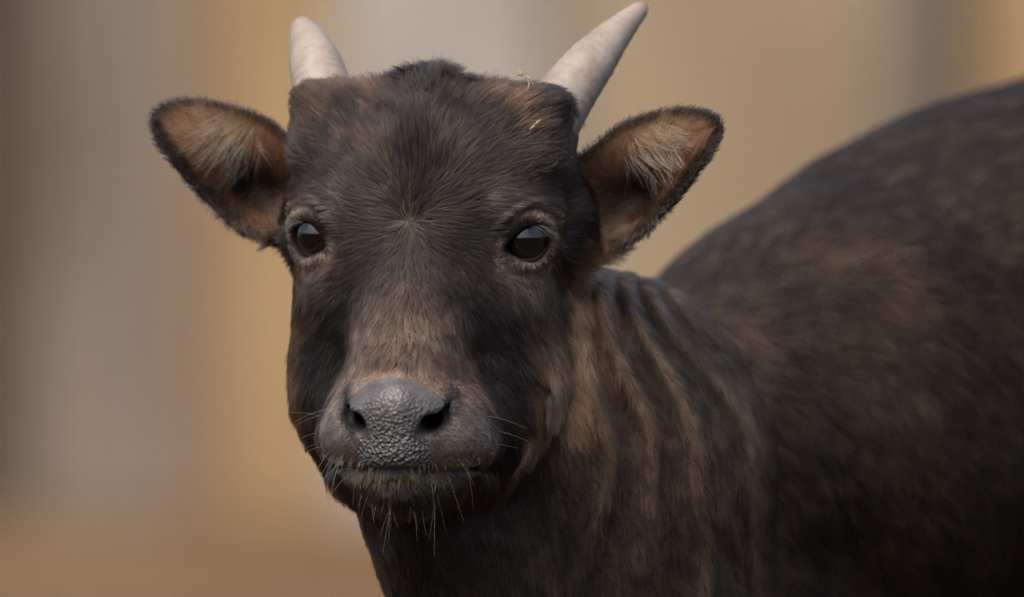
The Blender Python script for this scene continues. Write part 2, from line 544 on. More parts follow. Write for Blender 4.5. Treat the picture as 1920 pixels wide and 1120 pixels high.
    Hd = Hd * (1 - mz)[:, None] + mz[:, None] * mzd
    er = np.sqrt(u * u + v * v) + 1e-3
    eo = (EYE_P[None] * (u / er)[:, None]); eo[:, 1] = v / er; eo[:, 0] *= sa
    rw = (0.8 * sstep(45, 8, d2) * sstep(0, 25, w))[:, None]
    Hd = Hd * (1 - rw) + eo * rw
    hl = np.full(n, 34.0)
    hl += 14 * sstep(60, 250, b) * sstep(190, 90, a)
    tuft = np.exp(-((Q[:, 0] + 6) / 31) ** 2) * sstep(70, 250, b)
    hc = lerp(hc, (0.012, 0.009, 0.008), 0.9 * tuft)
    hl += 26 * tuft
    hl -= 12 * sstep(20, -160, b) * sstep(140, 100, a)
    hl -= 8 * brow
    hl = np.where(mz > 0.5, 9.0, hl)
    hl = np.where(low > 0.5, 14.0, hl)
    hl = np.where(ring > 0.3, 11.0, hl)
    hl += 12 * side + 55 * fr + 40 * thr + 14 * fr2
    hl *= 0.75 + 0.5 * n2
    hl += 10 * sstep(225, 265, b)
    hlift = np.full(n, 0.20) + 0.55 * tuft + 0.15 * fr + 0.18 * fr2 + 0.12 * mz
    hde = np.full(n, 0.17)
    hde = np.where(mz > 0.5, 0.20, hde)
    hde += 0.05 * ring
    bare = (pad_field(Q) < 4) & (c > 120) & (b > -428) & ((a < 94) | (b < -345))
    bare |= (d2 < 1.5) & (w > -5) & (w < 90)
    bare |= (nf < 2)
    bare |= (np.abs(b - bmo) < 3) & (c > 40) & (a < 170)
    hde = np.where(bare, 0, hde)
    # ---- ears
    s, t, nn = ear_coords(Qa.astype(np.float32))
    e2 = poly_sdf(s, t, EAR_POLY)
    ew = sstep(4, -8, np.abs(nn - ear_mid(s, t, e2)) - 26) * sstep(14, 4, e2) * sstep(-40, 0, s) * (a > 225) * (b > -120)
    NQ = to_head(P + N) - Q
    front = sstep(-0.1, 0.35, NQ[:, 2])
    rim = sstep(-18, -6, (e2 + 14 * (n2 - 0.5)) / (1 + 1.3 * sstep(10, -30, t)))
    ec = np.tile(np.array([0.040, 0.024, 0.016]), (n, 1))
    inner = front * (1 - rim)
    ec = lerp(ec, (0.24, 0.130, 0.075), inner * (0.35 + 0.65 * sstep(40, 120, s)))
    cream = np.exp(-(((s - 165) / 60) ** 2 + ((t - 46) / 40) ** 2))
    ec = lerp(ec, (0.66, 0.50, 0.33), 0.35 * np.clip(1.5 * cream, 0, 1) * inner * (0.55 + 0.6 * n2))
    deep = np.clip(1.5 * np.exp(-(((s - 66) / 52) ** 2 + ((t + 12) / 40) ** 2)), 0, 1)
    ec = lerp(ec, (0.022, 0.012, 0.008), 0.95 * deep * inner)  # shade of the ear hollow painted into the fur colour
    lowl = np.exp(-(((s - 10) / 48) ** 2 + ((t + 58) / 30) ** 2))
    ec = lerp(ec, (0.17, 0.085, 0.045), 0.8 * lowl * front)
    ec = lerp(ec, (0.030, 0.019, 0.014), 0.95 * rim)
    ec = lerp(ec, (0.022, 0.015, 0.012), 0.9 * sstep(255, 290, s))
    ex, ey = s - 70, t + 6
    el = np.sqrt(ex * ex + ey * ey) + 1e-3
    Ed = (EAR_E[None] * (ex / el)[:, None] + EAR_T[None] * (ey / el)[:, None])
    Ed[:, 2] += 0.25
    Ed[:, 0] *= sa
    elen = 17 + 10 * cream * inner + 12 * inner
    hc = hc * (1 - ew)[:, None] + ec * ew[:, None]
    Hd = Hd * (1 - ew)[:, None] + Ed * ew[:, None]
    hl = hl * (1 - ew) + elen * ew
    hde = hde * (1 - ew) + np.where(front > 0.5, 0.080, 0.075) * ew
    hlift = hlift * (1 - ew) + (0.26 + 0.04 * rim) * ew
    fz = sstep(1040, 1075, P[:, 0] + 30 * (n2 - 0.5)) * sstep(1118, 1098, P[:, 0]) * sstep(530, 600, P[:, 1]) * sstep(890, 800, P[:, 1]) * sstep(420, 330, P[:, 2])
    hc = lerp(hc, (0.42, 0.215, 0.105), fz * (0.5 + 0.6 * n1)); col = lerp(col, (0.36, 0.19, 0.095), fz * (0.4 + 0.6 * n1))
    hl = hl + 35 * fz
    # ---- blend
    hwv = hw[:, None]
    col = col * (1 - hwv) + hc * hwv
    D = D * (1 - hwv) + hdir(Hd) * hwv
    length = length * (1 - hw) + hl * hw
    dens = np.where(hw > 0.5, hde, dens)
    lift = lift * (1 - hw) + hlift * hw
    # nothing grows on what cannot be seen from the front; sparse there
    face = -N[:, 2]
    dens = dens * np.where(face > -0.35, 1.0, 0.12)
    off = (P[:, 0] > 2050) | (P[:, 1] > 1260)
    dens = np.where(off, dens * 0.25, dens)
    return col, length, D, dens, lift, hw, ew, inner * ew * np.clip(1.4 * cream, 0, 1)

# ------------------------------------------------------------------ skin colour and material
me.calc_loop_triangles()
NT = len(me.loop_triangles)
TRI = np.zeros(NT * 3, np.int32); me.loop_triangles.foreach_get('vertices', TRI); TRI = TRI.reshape(-1, 3)
# normals in drawing units
e1 = P[TRI[:, 1]] - P[TRI[:, 0]]; e2_ = P[TRI[:, 2]] - P[TRI[:, 0]]
fn = np.cross(e2_, e1)                      # drawing axes are left-handed
AREA = 0.5 * np.sqrt((fn ** 2).sum(1))
VN = np.zeros_like(P)
for k in range(3):
    np.add.at(VN, TRI[:, k], fn)
VN /= np.sqrt((VN ** 2).sum(1))[:, None] + 1e-9
col_v, *_rest = fields(P, VN)
Qv = to_head(P)
padm = sstep(6, 1, pad_field(Qv)) * np.where(Qv[:, 1] > -345, sstep(98, 90, np.abs(Qv[:, 0])), 1.0) * (Qv[:, 2] > 115) * sstep(-434, -424, Qv[:, 1]) * sstep(-2, 6, nostril_field(Qv))
at_c = me.attributes.new('coat_colour', 'FLOAT_COLOR', 'POINT')
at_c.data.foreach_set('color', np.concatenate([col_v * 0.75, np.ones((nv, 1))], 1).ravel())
at_p = me.attributes.new('nose_leather', 'FLOAT', 'POINT')
at_p.data.foreach_set('value', padm.astype(np.float32))
at_q = me.attributes.new('head_position', 'FLOAT_VECTOR', 'POINT')
at_q.data.foreach_set('vector', Qv.astype(np.float32).ravel())

m, nt, nd, lk, bs = mat('skin_under_coat')
ac = nd.new('ShaderNodeAttribute'); ac.attribute_name = 'coat_colour'
ap = nd.new('ShaderNodeAttribute'); ap.attribute_name = 'nose_leather'
aq = nd.new('ShaderNodeAttribute'); aq.attribute_name = 'head_position'
mx = nd.new('ShaderNodeMix'); mx.data_type = 'RGBA'
lk.new(ap.outputs['Fac'], mx.inputs['Factor']); lk.new(ac.outputs['Color'], mx.inputs['A'])
vor = nd.new('ShaderNodeTexVoronoi'); vor.feature = 'SMOOTH_F1'; vor.inputs['Scale'].default_value = 0.14
vor.inputs['Smoothness'].default_value = 0.35; vor.inputs['Randomness'].default_value = 1.0
nz = nd.new('ShaderNodeTexNoise'); nz.inputs['Scale'].default_value = 0.05; nz.inputs['Detail'].default_value = 2
mxv = nd.new('ShaderNodeMix'); mxv.data_type = 'VECTOR'; mxv.inputs['Factor'].default_value = 0.06
vm = nd.new('ShaderNodeVectorMath'); vm.operation = 'MULTIPLY_ADD'
lk.new(aq.outputs['Vector'], nz.inputs['Vector'])
lk.new(nz.outputs['Color'], vm.inputs[0]); vm.inputs[1].default_value = (7, 7, 7)
lk.new(aq.outputs['Vector'], vm.inputs[2])
lk.new(vm.outputs[0], vor.inputs['Vector'])
# pebbles: rounded bumps, stronger low on the pad
sep = nd.new('ShaderNodeSeparateXYZ'); lk.new(aq.outputs['Vector'], sep.inputs[0])
mr = nd.new('ShaderNodeMapRange'); mr.inputs['From Min'].default_value = -270; mr.inputs['From Max'].default_value = -385
mr.inputs['To Min'].default_value = 0.10; mr.inputs['To Max'].default_value = 1.0
lk.new(sep.outputs['Y'], mr.inputs['Value'])
inv = nd.new('ShaderNodeMath'); inv.operation = 'SUBTRACT'; inv.inputs[0].default_value = 1.0
lk.new(vor.outputs['Distance'], inv.inputs[1])
hgt = nd.new('ShaderNodeMath'); hgt.operation = 'MULTIPLY'
lk.new(inv.outputs[0], hgt.inputs[0]); lk.new(mr.outputs[0], hgt.inputs[1])
hgt2 = nd.new('ShaderNodeMath'); hgt2.operation = 'MULTIPLY'
lk.new(hgt.outputs[0], hgt2.inputs[0]); lk.new(ap.outputs['Fac'], hgt2.inputs[1])
bmp = nd.new('ShaderNodeBump'); bmp.inputs['Strength'].default_value = 0.9; bmp.inputs['Distance'].default_value = 0.0024
lk.new(hgt2.outputs[0], bmp.inputs['Height']); lk.new(bmp.outputs[0], bs.inputs['Normal'])
n2n = nd.new('ShaderNodeTexNoise'); n2n.inputs['Scale'].default_value = 0.03; n2n.inputs['Detail'].default_value = 3
lk.new(aq.outputs['Vector'], n2n.inputs['Vector'])
rmp = nd.new('ShaderNodeValToRGB')
rmp.color_ramp.elements[0].color = (0.085, 0.078, 0.080, 1); rmp.color_ramp.elements[0].position = 0.3
rmp.color_ramp.elements[1].color = (0.17, 0.155, 0.155, 1); rmp.color_ramp.elements[1].position = 0.75
lk.new(n2n.outputs['Fac'], rmp.inputs['Fac']); lk.new(rmp.outputs['Color'], mx.inputs['B'])
lk.new(mx.outputs['Result'], bs.inputs['Base Color'])
rg = nd.new('ShaderNodeMapRange'); rg.inputs['To Min'].default_value = 0.75; rg.inputs['To Max'].default_value = 0.32
lk.new(ap.outputs['Fac'], rg.inputs['Value']); lk.new(rg.outputs[0], bs.inputs['Roughness'])
me.materials.append(m)

# ------------------------------------------------------------------ the animal: root and parts
root = bpy.data.objects.new('horned_calf', None); COL.objects.link(root)
gp = to_world(np.array([[1900.0, 900, 1100]]))[0]
root.location = (gp[0], gp[1], 0.0)
root['label'] = 'young dark brown calf with two short pale horns and tan-lined ears, head turned'
root['category'] = 'calf'
def adopt(o, parent=root):
    o.parent = parent
    o.matrix_parent_inverse = Matrix.Translation(-Vector(root.location)) if parent is root else Matrix()
    return o
adopt(body)

# eyes
def eye_material():
    m, nt, nd, lk, bs = mat('wet_eye')
    tc = nd.new('ShaderNodeTexCoord')
    sp = nd.new('ShaderNodeSeparateXYZ'); lk.new(tc.outputs['Object'], sp.inputs[0])
    ln = nd.new('ShaderNodeVectorMath'); ln.operation = 'NORMALIZE'; lk.new(tc.outputs['Object'], ln.inputs[0])
    sp = nd.new('ShaderNodeSeparateXYZ'); lk.new(ln.outputs[0], sp.inputs[0])
    r = nd.new('ShaderNodeValToRGB'); e = r.color_ramp.elements
    e[0].position = 0.0; e[0].color = (0.28, 0.26, 0.26, 1)
    e[1].position = 1.0; e[1].color = (0.004, 0.003, 0.003, 1)
    for p, c in ((0.43, (0.28, 0.26, 0.26, 1)), (0.47, (0.012, 0.009, 0.008, 1)), (0.74, (0.010, 0.005, 0.004, 1)), (0.86, (0.010, 0.005, 0.004, 1)), (0.90, (0.004, 0.003, 0.003, 1))):
        k = e.new(p); k.color = c
    lk.new(sp.outputs['Z'], r.inputs['Fac'])
    lk.new(r.outputs['Color'], bs.inputs['Base Color'])
    bs.inputs['Roughness'].default_value = 0.03
    bs.inputs['IOR'].default_value = 1.6
    bs.inputs['Coat Weight'].default_value = 1.0
    bs.inputs['Coat Roughness'].default_value = 0.01
    bs.inputs['Coat IOR'].default_value = 1.65
    return m
EYE_MAT = eye_material()
def make_eye(sg):
    bmx = bmesh.new()
    bmesh.ops.create_uvsphere(bmx, u_segments=64, v_segments=40, radius=EYE_R * S)
    for v in bmx.verts:                              # the cornea bulges a little
        z = v.co.z / (EYE_R * S)
        if z > 0.6:
            v.co *= 1 + 0.05 * ((z - 0.6) / 0.4)
    mesh = bpy.data.meshes.new('eye'); bmx.to_mesh(mesh); bmx.free()
    mesh.polygons.foreach_set('use_smooth', np.ones(len(mesh.polygons), bool))
    mesh.materials.append(EYE_MAT)
    o = bpy.data.objects.new('eye', mesh); COL.objects.link(o)
    c = EYE_C * np.array([sg, 1, 1])
    # the gaze: a little towards the viewer from the socket's own axis
    ax = np.array([sg * 0.36, 0.24, 0.90]) if sg > 0 else np.array([sg * 0.30, 0.24, 0.92])
    wd = dir_world(hdir(ax[None]))[0]
    o.rotation_mode = 'QUATERNION'
    o.rotation_quaternion = Vector(wd).to_track_quat('Z', 'Y')
    o.location = to_world(from_head(c[None]))[0]
    adopt(o)
for sg in (-1, 1):
    make_eye(sg)

# horns
def horn_material():
    m, nt, nd, lk, bs = mat('pale_horn')
    tc = nd.new('ShaderNodeTexCoord')
    at = nd.new('ShaderNodeAttribute'); at.attribute_name = 'along'
    nz = nd.new('ShaderNodeTexNoise'); nz.inputs['Scale'].default_value = 45; nz.inputs['Detail'].default_value = 5; nz.inputs['Roughness'].default_value = 0.6
    lk.new(tc.outputs['Object'], nz.inputs['Vector'])
    r = nd.new('ShaderNodeValToRGB'); e = r.color_ramp.elements
    e[0].position = 0.30; e[0].color = (0.34, 0.275, 0.22, 1)
    e[1].position = 0.68; e[1].color = (0.53, 0.47, 0.415, 1)
    lk.new(nz.outputs['Fac'], r.inputs['Fac'])
    r2 = nd.new('ShaderNodeValToRGB'); e = r2.color_ramp.elements
    e[0].position = 0.05; e[0].color = (0.55, 0.55, 0.60, 1); e[1].position = 1.0; e[1].color = (1, 0.97, 0.93, 1)
    k = e.new(0.30); k.color = (1, 0.95, 0.92, 1)
    lk.new(at.outputs['Fac'], r2.inputs['Fac'])
    mx = nd.new('ShaderNodeMix'); mx.data_type = 'RGBA'; mx.blend_type = 'MULTIPLY'; mx.inputs['Factor'].default_value = 1
    lk.new(r.outputs['Color'], mx.inputs['A']); lk.new(r2.outputs['Color'], mx.inputs['B'])
    lk.new(mx.outputs['Result'], bs.inputs['Base Color'])
    bs.inputs['Roughness'].default_value = 0.5
    wv = nd.new('ShaderNodeMath'); wv.operation = 'MULTIPLY'; wv.inputs[1].default_value = 130
    lk.new(at.outputs['Fac'], wv.inputs[0])
    ad = nd.new('ShaderNodeMath'); ad.operation = 'MULTIPLY_ADD'; ad.inputs[1].default_value = 9
    lk.new(nz.outputs['Fac'], ad.inputs[0]); lk.new(wv.outputs[0], ad.inputs[2])
    sn = nd.new('ShaderNodeMath'); sn.operation = 'SINE'; lk.new(ad.outputs[0], sn.inputs[0])
    n3 = nd.new('ShaderNodeTexNoise'); n3.inputs['Scale'].default_value = 320; n3.inputs['Detail'].default_value = 4
    lk.new(tc.outputs['Object'], n3.inputs['Vector'])
    a2 = nd.new('ShaderNodeMath'); a2.operation = 'MULTIPLY_ADD'; a2.inputs[1].default_value = 0.25
    lk.new(sn.outputs[0], a2.inputs[0]); lk.new(n3.outputs['Fac'], a2.inputs[2])
    b = nd.new('ShaderNodeBump'); b.inputs['Strength'].default_value = 0.5; b.inputs['Distance'].default_value = 0.0008
    lk.new(a2.outputs[0], b.inputs['Height']); lk.new(b.outputs[0], bs.inputs['Normal'])
    return m
HORN_MAT = horn_material()
def make_horn(pts, radii):
    pts = np.array(pts, float); radii = np.array(radii, float)
    m_ = 48; k_ = 40
    tt = np.linspace(0, 1, m_) ** 0.85; src = np.linspace(0, 1, len(pts))
    # smooth interpolation (quadratic Bezier through three points)
    c = 2 * pts[1] - 0.5 * (pts[0] + pts[2])
    path = ((1 - tt) ** 2)[:, None] * pts[0] + (2 * tt * (1 - tt))[:, None] * c + (tt ** 2)[:, None] * pts[2]
    rad = np.interp(tt, src, radii)
    tipk = np.clip((tt - 0.93) / 0.07, 0, 1); rad = rad * np.sqrt(np.maximum(1 - tipk ** 2, 0.0))
    tan = np.gradient(path, axis=0); tan /= np.linalg.norm(tan, axis=1)[:, None]
    verts, along = [], []
    for i in range(m_):
        a_ = np.cross(tan[i], [0, 0, 1.0]); a_ /= np.linalg.norm(a_); b_ = np.cross(tan[i], a_)
        wob = 1 + 0.012 * math.sin(i * 1.9) + 0.008 * math.sin(i * 4.3)
        for j in range(k_):
            th = 2 * math.pi * j / k_
            verts.append(path[i] + rad[i] * wob * (math.cos(th) * a_ + math.sin(th) * b_ * 1.06)); along.append(tt[i])
    verts.append(path[-1]); along.append(1.0)
    faces = [(i * k_ + j, i * k_ + (j + 1) % k_, (i + 1) * k_ + (j + 1) % k_, (i + 1) * k_ + j) for i in range(m_ - 1) for j in range(k_)]
    faces += [((m_ - 1) * k_ + j, (m_ - 1) * k_ + (j + 1) % k_, m_ * k_) for j in range(k_)]
    base = np.array(pts[0])
    Wp = to_world(np.array(verts)); o0 = to_world(base[None])[0]
    mesh = bpy.data.meshes.new('horn'); mesh.from_pydata((Wp - o0).tolist(), [], faces); mesh.update()
    bmx = bmesh.new(); bmx.from_mesh(mesh); bmesh.ops.recalc_face_normals(bmx, faces=bmx.faces); bmx.to_mesh(mesh); bmx.free()
    at = mesh.attributes.new('along', 'FLOAT', 'POINT'); at.data.foreach_set('value', np.array(along, np.float32))
    mesh.polygons.foreach_set('use_smooth', np.ones(len(mesh.polygons), bool))
    mesh.materials.append(HORN_MAT)
    o = bpy.data.objects.new('horn', mesh); COL.objects.link(o); o.location = o0
    adopt(o)
make_horn([(622, 250, 165), (588, 118, 240), (558, 40, 350)], [64, 51, 21])
make_horn([(1014, 250, 100), (1112, 110, 190), (1215, 0, 320)], [64, 46, 13])

# ------------------------------------------------------------------ hair
def hair_material(name, rough=0.32, coat=0.0, ior=1.45):
    m = bpy.data.materials.new(name); m.use_nodes = True
    nt = m.node_tree; nt.nodes.clear()
    out = nt.nodes.new('ShaderNodeOutputMaterial')
    h = nt.nodes.new('ShaderNodeBsdfHairPrincipled')
    h.model = 'CHIANG'; h.parametrization = 'COLOR'
    a = nt.nodes.new('ShaderNodeAttribute'); a.attribute_name = 'hair_colour'
    nt.links.new(a.outputs['Color'], h.inputs['Color'])
    h.inputs['Roughness'].default_value = rough
    h.inputs['Radial Roughness'].default_value = 0.45
    h.inputs['Coat'].default_value = coat
    h.inputs['IOR'].default_value = ior
    h.inputs['Random Roughness'].default_value = 0.2
    nt.links.new(h.outputs[0], out.inputs['Surface'])
    return m
FUR_MAT = hair_material('coat_hair', 0.28, 0.0, 1.5)
BODY_MAT = hair_material('matt_coat_hair', 0.45, 0.0, 1.36)

def hair_object(name, pts, radius, colour, material=FUR_MAT):
    """pts (n,k,3) drawing units, radius (n,k) drawing units, colour (n,3)"""
    n, k, _ = pts.shape
    hc = bpy.data.hair_curves.new(name)
    hc.add_curves([k] * n)
    hc.attributes['position'].data.foreach_set('vector', to_world(pts.reshape(-1, 3)).astype(np.float32).ravel())
    r = hc.attributes.get('radius') or hc.attributes.new('radius', 'FLOAT', 'POINT')
    r.data.foreach_set('value', (radius * S).astype(np.float32).ravel())
    c = hc.attributes.new('hair_colour', 'FLOAT_COLOR', 'CURVE')
    c.data.foreach_set('color', np.concatenate([colour, np.ones((n, 1))], 1).astype(np.float32).ravel())
    hc.materials.append(material)
    o = bpy.data.objects.new(name, hc); COL.objects.link(o)
    o['kind'] = 'stuff'
    adopt(o)
    return o

def norm(v):
    return v / (np.sqrt((v ** 2).sum(-1, keepdims=True)) + 1e-9)

def sample_roots():
    cen = P[TRI].mean(1); tn = norm(VN[TRI].mean(1))
    _, _, _, dens, _, _, _, _ = fields(cen, tn)
    ex = dens * AREA * DENSITY
    cnt = np.floor(ex + rng.random(len(ex))).astype(int)
    ti = np.repeat(np.arange(len(ex)), cnt)
    r1 = np.sqrt(rng.random(len(ti))); r2 = rng.random(len(ti))
    w = np.stack([1 - r1, r1 * (1 - r2), r1 * r2], 1)
    Pt = (P[TRI[ti]] * w[..., None]).sum(1)
    Nt = norm((VN[TRI[ti]] * w[..., None]).sum(1))
    return Pt, Nt

DENSITY = 1.0
def grow(R, N, D, L, lift, k, clump, clump_size, rough, seed, droop=0.0):
    n = len(R)
    T = norm(D - (D * N).sum(1, keepdims=True) * N)
    # smooth wander of the lie of the coat + per-hair scatter
    wob = np.stack([vnoise(R, 55, seed + i) - 0.5 for i in range(3)], 1) * 1.1 + np.stack([vnoise(R, 20, seed + 5 + i) - 0.5 for i in range(3)], 1) * 0.9
    wob = wob * rough + rng.normal(0, 0.16, (n, 3)) * rough
    T = norm(T + wob - (wob * N).sum(1, keepdims=True) * N)
    L = L * rng.uniform(0.65, 1.15, n)
    lf = np.clip(lift + rng.normal(0, 0.06, n), 0.04, 1.4)
    t = np.linspace(0, 1, k)[None, :, None]
    nrm = N[:, None] * lf[:, None, None]
    A = norm(T[:, None] * 1.0 + nrm * 2.0)
    B = norm(T[:, None] * 1.0 + nrm * 0.25)
    pts = R[:, None] + L[:, None, None] * (A * (t - 0.5 * t * t) + B * (0.5 * t * t) * 1.3)
    if droop:
        pts = pts + DOWN[None, None] * (droop * L[:, None, None] * t * t)
    if clump > 0:
        key = R / clump_size + 0.8 * np.stack([vnoise(R, clump_size * 1.6, seed + 20 + i) for i in range(3)], 1)
        q = np.floor(key).astype(np.int64); h = (q[:, 0] * 73856093) ^ (q[:, 1] * 19349663) ^ (q[:, 2] * 83492791)
        _, inv_ = np.unique(h, return_inverse=True)
        m_ = inv_.max() + 1; cntc = np.bincount(inv_, minlength=m_)
        for kk in range(1, k):
            f = clump * (kk / (k - 1)) ** 1.4
            mean = np.stack([np.bincount(inv_, pts[:, kk, i], m_) / cntc for i in range(3)], 1)
            pts[:, kk] = pts[:, kk] * (1 - f) + mean[inv_] * f
    return pts

if FUR:
    R, N = sample_roots()
    col, L, D, dens, lift, hw, ew, inn = fields(R, N)
    jit = np.exp(rng.normal(0, 0.30, len(R)))[:, None]
    key = np.floor(R / np.where(hw > 0.5, 9.5, 22.0)[:, None] + 0.8 * np.stack([vnoise(R, 15, 90 + i) for i in range(3)], 1)).astype(np.int64)
    jit *= np.exp(0.65 * (_hash(key[:, 0], key[:, 1], key[:, 2], 4) - 0.5) * 2)[:, None]
    warm = rng.normal(0, 0.06, (len(R), 1)) * np.array([[1.0, 0.1, -0.6]])
    col = np.clip(col * jit * (1 + warm), 0.002, 0.9)
    lock = (inn > 0.25) & (rng.random(len(R)) < 0.26 * inn)      # long cream hairs inside the ears
    col[lock] = np.array([0.74, 0.53, 0.33]) * rng.uniform(0.7, 1.1, (lock.sum(), 1))
    L = np.where(lock, 62.0, L); lift = np.where(lock, 0.55, lift)
    Qr = to_head(R)
    tft = (np.exp(-((Qr[:, 0] + 6) / 31) ** 2) * sstep(70, 250, Qr[:, 1]) > 0.15 + 0.3 * rng.random(len(R))) & (Qr[:, 2] > -220) & (hw > 0.5)
    lock &= ew > 0.5
    # the cream hairs fall from the upper ear towards its hollow
    sE, tE, _n = ear_coords(np.stack([np.abs(Qr[:, 0]), Qr[:, 1], Qr[:, 2]], 1).astype(np.float32))
    fall = EAR_E[None] * (0.10 + 0.011 * (sE - 150))[:, None] + EAR_T[None] * -0.9 + np.array([[0, 0, 0.45]])
    fall[:, 0] *= np.sign(Qr[:, 0])
    D = np.where(lock[:, None], hdir(fall), D)
    ish = (hw > 0.5) & (ew < 0.5) & ~tft; ise = (hw > 0.5) & (ew >= 0.5) & ~lock & ~tft; isb = ~(hw > 0.5)
    print('hairs', ish.sum(), ise.sum(), isb.sum())
    def prof(k, r0, n):
        return r0 * np.interp(np.linspace(0, 1, k), [0, 0.4, 1], [1, 0.85, 0.18])[None] * rng.uniform(0.7, 1.25, (n, 1))
    for nm, msk, k, r0, cl, cs, rough, droop, seed in (
            ('face_fur', ish, 5, 0.54, 0.56, 9.5, 0.75, 0.0, 30),
            ('ear_fur', ise, 6, 0.45, 0.42, 12.0, 1.1, 0.05, 50),
            ('forelock', tft, 6, 0.55, 0.72, 13.0, 1.5, 0.0, 35),
            ('ear_locks', lock, 7, 0.60, 0.78, 20.0, 1.3, 0.10, 60),
            ('body_fur', isb, 5, 0.70, 0.55, 15.0, 0.75, 0.12, 70)):
        pts = grow(R[msk], N[msk], D[msk], L[msk], lift[msk], k, cl, cs, rough, seed, droop)
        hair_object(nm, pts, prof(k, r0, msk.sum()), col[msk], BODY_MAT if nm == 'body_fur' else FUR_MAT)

    # whiskers on lips and chin, lashes
    def surface_point(Qh):
        p = from_head(np.array([Qh], float))
        return project(p, 6)[0]
    wp, wr, wc = [], [], []
    for i in range(46):
        sg = random.choice((-1, 1))
        kind = random.random()
        if kind < 0.45:      # chin
            q = (sg * random.uniform(5, 90), random.uniform(-515, -470), random.uniform(120, 190)); d0 = (sg * 0.15, -1, 0.25); Lw = random.uniform(18, 45) if random.random() < 0.65 else random.uniform(45, 80)
        elif kind < 0.8:     # upper lip
            q = (sg * random.uniform(50, 165), random.uniform(-424, -408), random.uniform(130, 200)); d0 = (sg * 0.55, -0.9, 0.35); Lw = random.uniform(25, 75)
        else:                # sides of the muzzle
            q = (sg * random.uniform(150, 185), random.uniform(-400, -300), random.uniform(60, 120)); d0 = (sg * 1.0, -0.15, 0.3); Lw = random.uniform(30, 85)
        p0 = surface_point(q); dv = norm(hdir(np.array([d0])))[0] + np.array([random.gauss(0, .18) for _ in range(3)])
        t = np.linspace(0, 1, 7)[:, None]
        wp.append(p0 + dv * Lw * t + DOWN * Lw * 0.22 * t * t + np.array([random.gauss(0, .05), 0, 0]) * Lw * t ** 3)
        wr.append(np.interp(np.linspace(0, 1, 7), [0, 1], [0.45, 0.12])); b_ = random.uniform(0.4, 1.1)
        wc.append(np.array([0.26, 0.18, 0.10]) * b_)
    hair_object('whiskers', np.array(wp), np.array(wr), np.array(wc))
    # short golden bristles along the lips
    bq, bd = [], []
    for i in range(210):
        sg = random.choice((-1, 1))
        if i < 60:
            x = random.uniform(15, 160); y = -430 + 12 * (x / 165) ** 2 + random.uniform(4, 20); bd.append((sg * 0.25 + random.gauss(0, .2), -1, 0.25 + random.gauss(0, .2)))
        else:
            x = abs(random.gauss(0, 60)); y = -430 + 12 * (x / 165) ** 2 - random.uniform(6, 34); bd.append((sg * 0.1 + random.gauss(0, .15), -1, 0.35 + random.gauss(0, .2)))
        bq.append((sg * x, y, math.sqrt(max(0.05, 1 - (x / 185) ** 2)) * 150 + 45))
    bp_ = project(from_head(np.array(bq)), 8)
    bdv = norm(hdir(np.array(bd))); bl = rng.uniform(7, 18, len(bp_))
    t = np.linspace(0, 1, 5)[None, :, None]
    hair_object('lip_bristles', bp_[:, None] + bdv[:, None] * bl[:, None, None] * t + DOWN[None, None] * bl[:, None, None] * 0.2 * t * t,
                np.tile(np.array([0.7, 0.65, 0.55, 0.4, 0.2]), (len(bp_), 1)), np.array([[0.26, 0.16, 0.075]]) * rng.uniform(0.35, 1.1, (len(bp_), 1)))
    lp, lr, lc = [], [], []
    for sg in (-1, 1):
        for i in range(34):
            u_ = random.uniform(-10, 36)
            v_ = np.interp(u_, [-27, -8, 14, 31, 36], [7, 23, 27, 18, -2]) + 2
            ww = math.sqrt(max((EYE_R + 7) ** 2 - u_ * u_ - v_ * v_, 9))
            q = EYE_C + EYE_P * u_ + np.array([0, v_, 0]) + EYE_AX * ww
            d0 = EYE_P * (0.35 + 0.75 * (u_ + 10) / 46) + EYE_AX * 0.75 + np.array([0, -0.10 - 0.25 * (u_ > 15), 0])
            q = q * np.array([sg, 1, 1]); d0 = d0 * np.array([sg, 1, 1])
            p0 = from_head(q[None])[0]; dv = norm(hdir(d0[None]))[0] + np.array([random.gauss(0, .12) for _ in range(3)])
            Lw = random.uniform(22, 44)
            t = np.linspace(0, 1, 6)[:, None]
            lp.append(p0 + dv * Lw * t + DOWN * Lw * 0.45 * t * t)
            lr.append(np.interp(np.linspace(0, 1, 6), [0, 1], [0.5, 0.12]))
            lc.append(np.array([0.022, 0.019, 0.018]) * random.uniform(0.6, 2.0))
    hair_object('eyelashes', np.array(lp), np.array(lr), np.array(lc))
scene.cycles_curves.shape = 'RIBBONS'
scene.cycles_curves.subdivisions = 2

# ------------------------------------------------------------------ the place behind: ground and board fence
m, nt, nd, lk, bs = mat('sandy_ground')
tc = nd.new('ShaderNodeTexCoord')
n1 = nd.new('ShaderNodeTexNoise'); n1.inputs['Scale'].default_value = 2.2; n1.inputs['Detail'].default_value = 8
lk.new(tc.outputs['Object'], n1.inputs['Vector'])
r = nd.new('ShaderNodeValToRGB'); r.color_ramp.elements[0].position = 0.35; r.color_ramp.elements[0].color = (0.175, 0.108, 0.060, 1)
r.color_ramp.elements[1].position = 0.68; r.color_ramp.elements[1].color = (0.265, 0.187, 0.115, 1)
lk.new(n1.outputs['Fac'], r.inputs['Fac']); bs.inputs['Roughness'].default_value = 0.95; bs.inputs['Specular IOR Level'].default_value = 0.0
r_d = nd.new('ShaderNodeValToRGB'); r_d.color_ramp.elements[0].position = 0.35; r_d.color_ramp.elements[0].color = (0.022, 0.016, 0.011, 1)  # unseen near ground made dark to dim eye reflections and fill from below
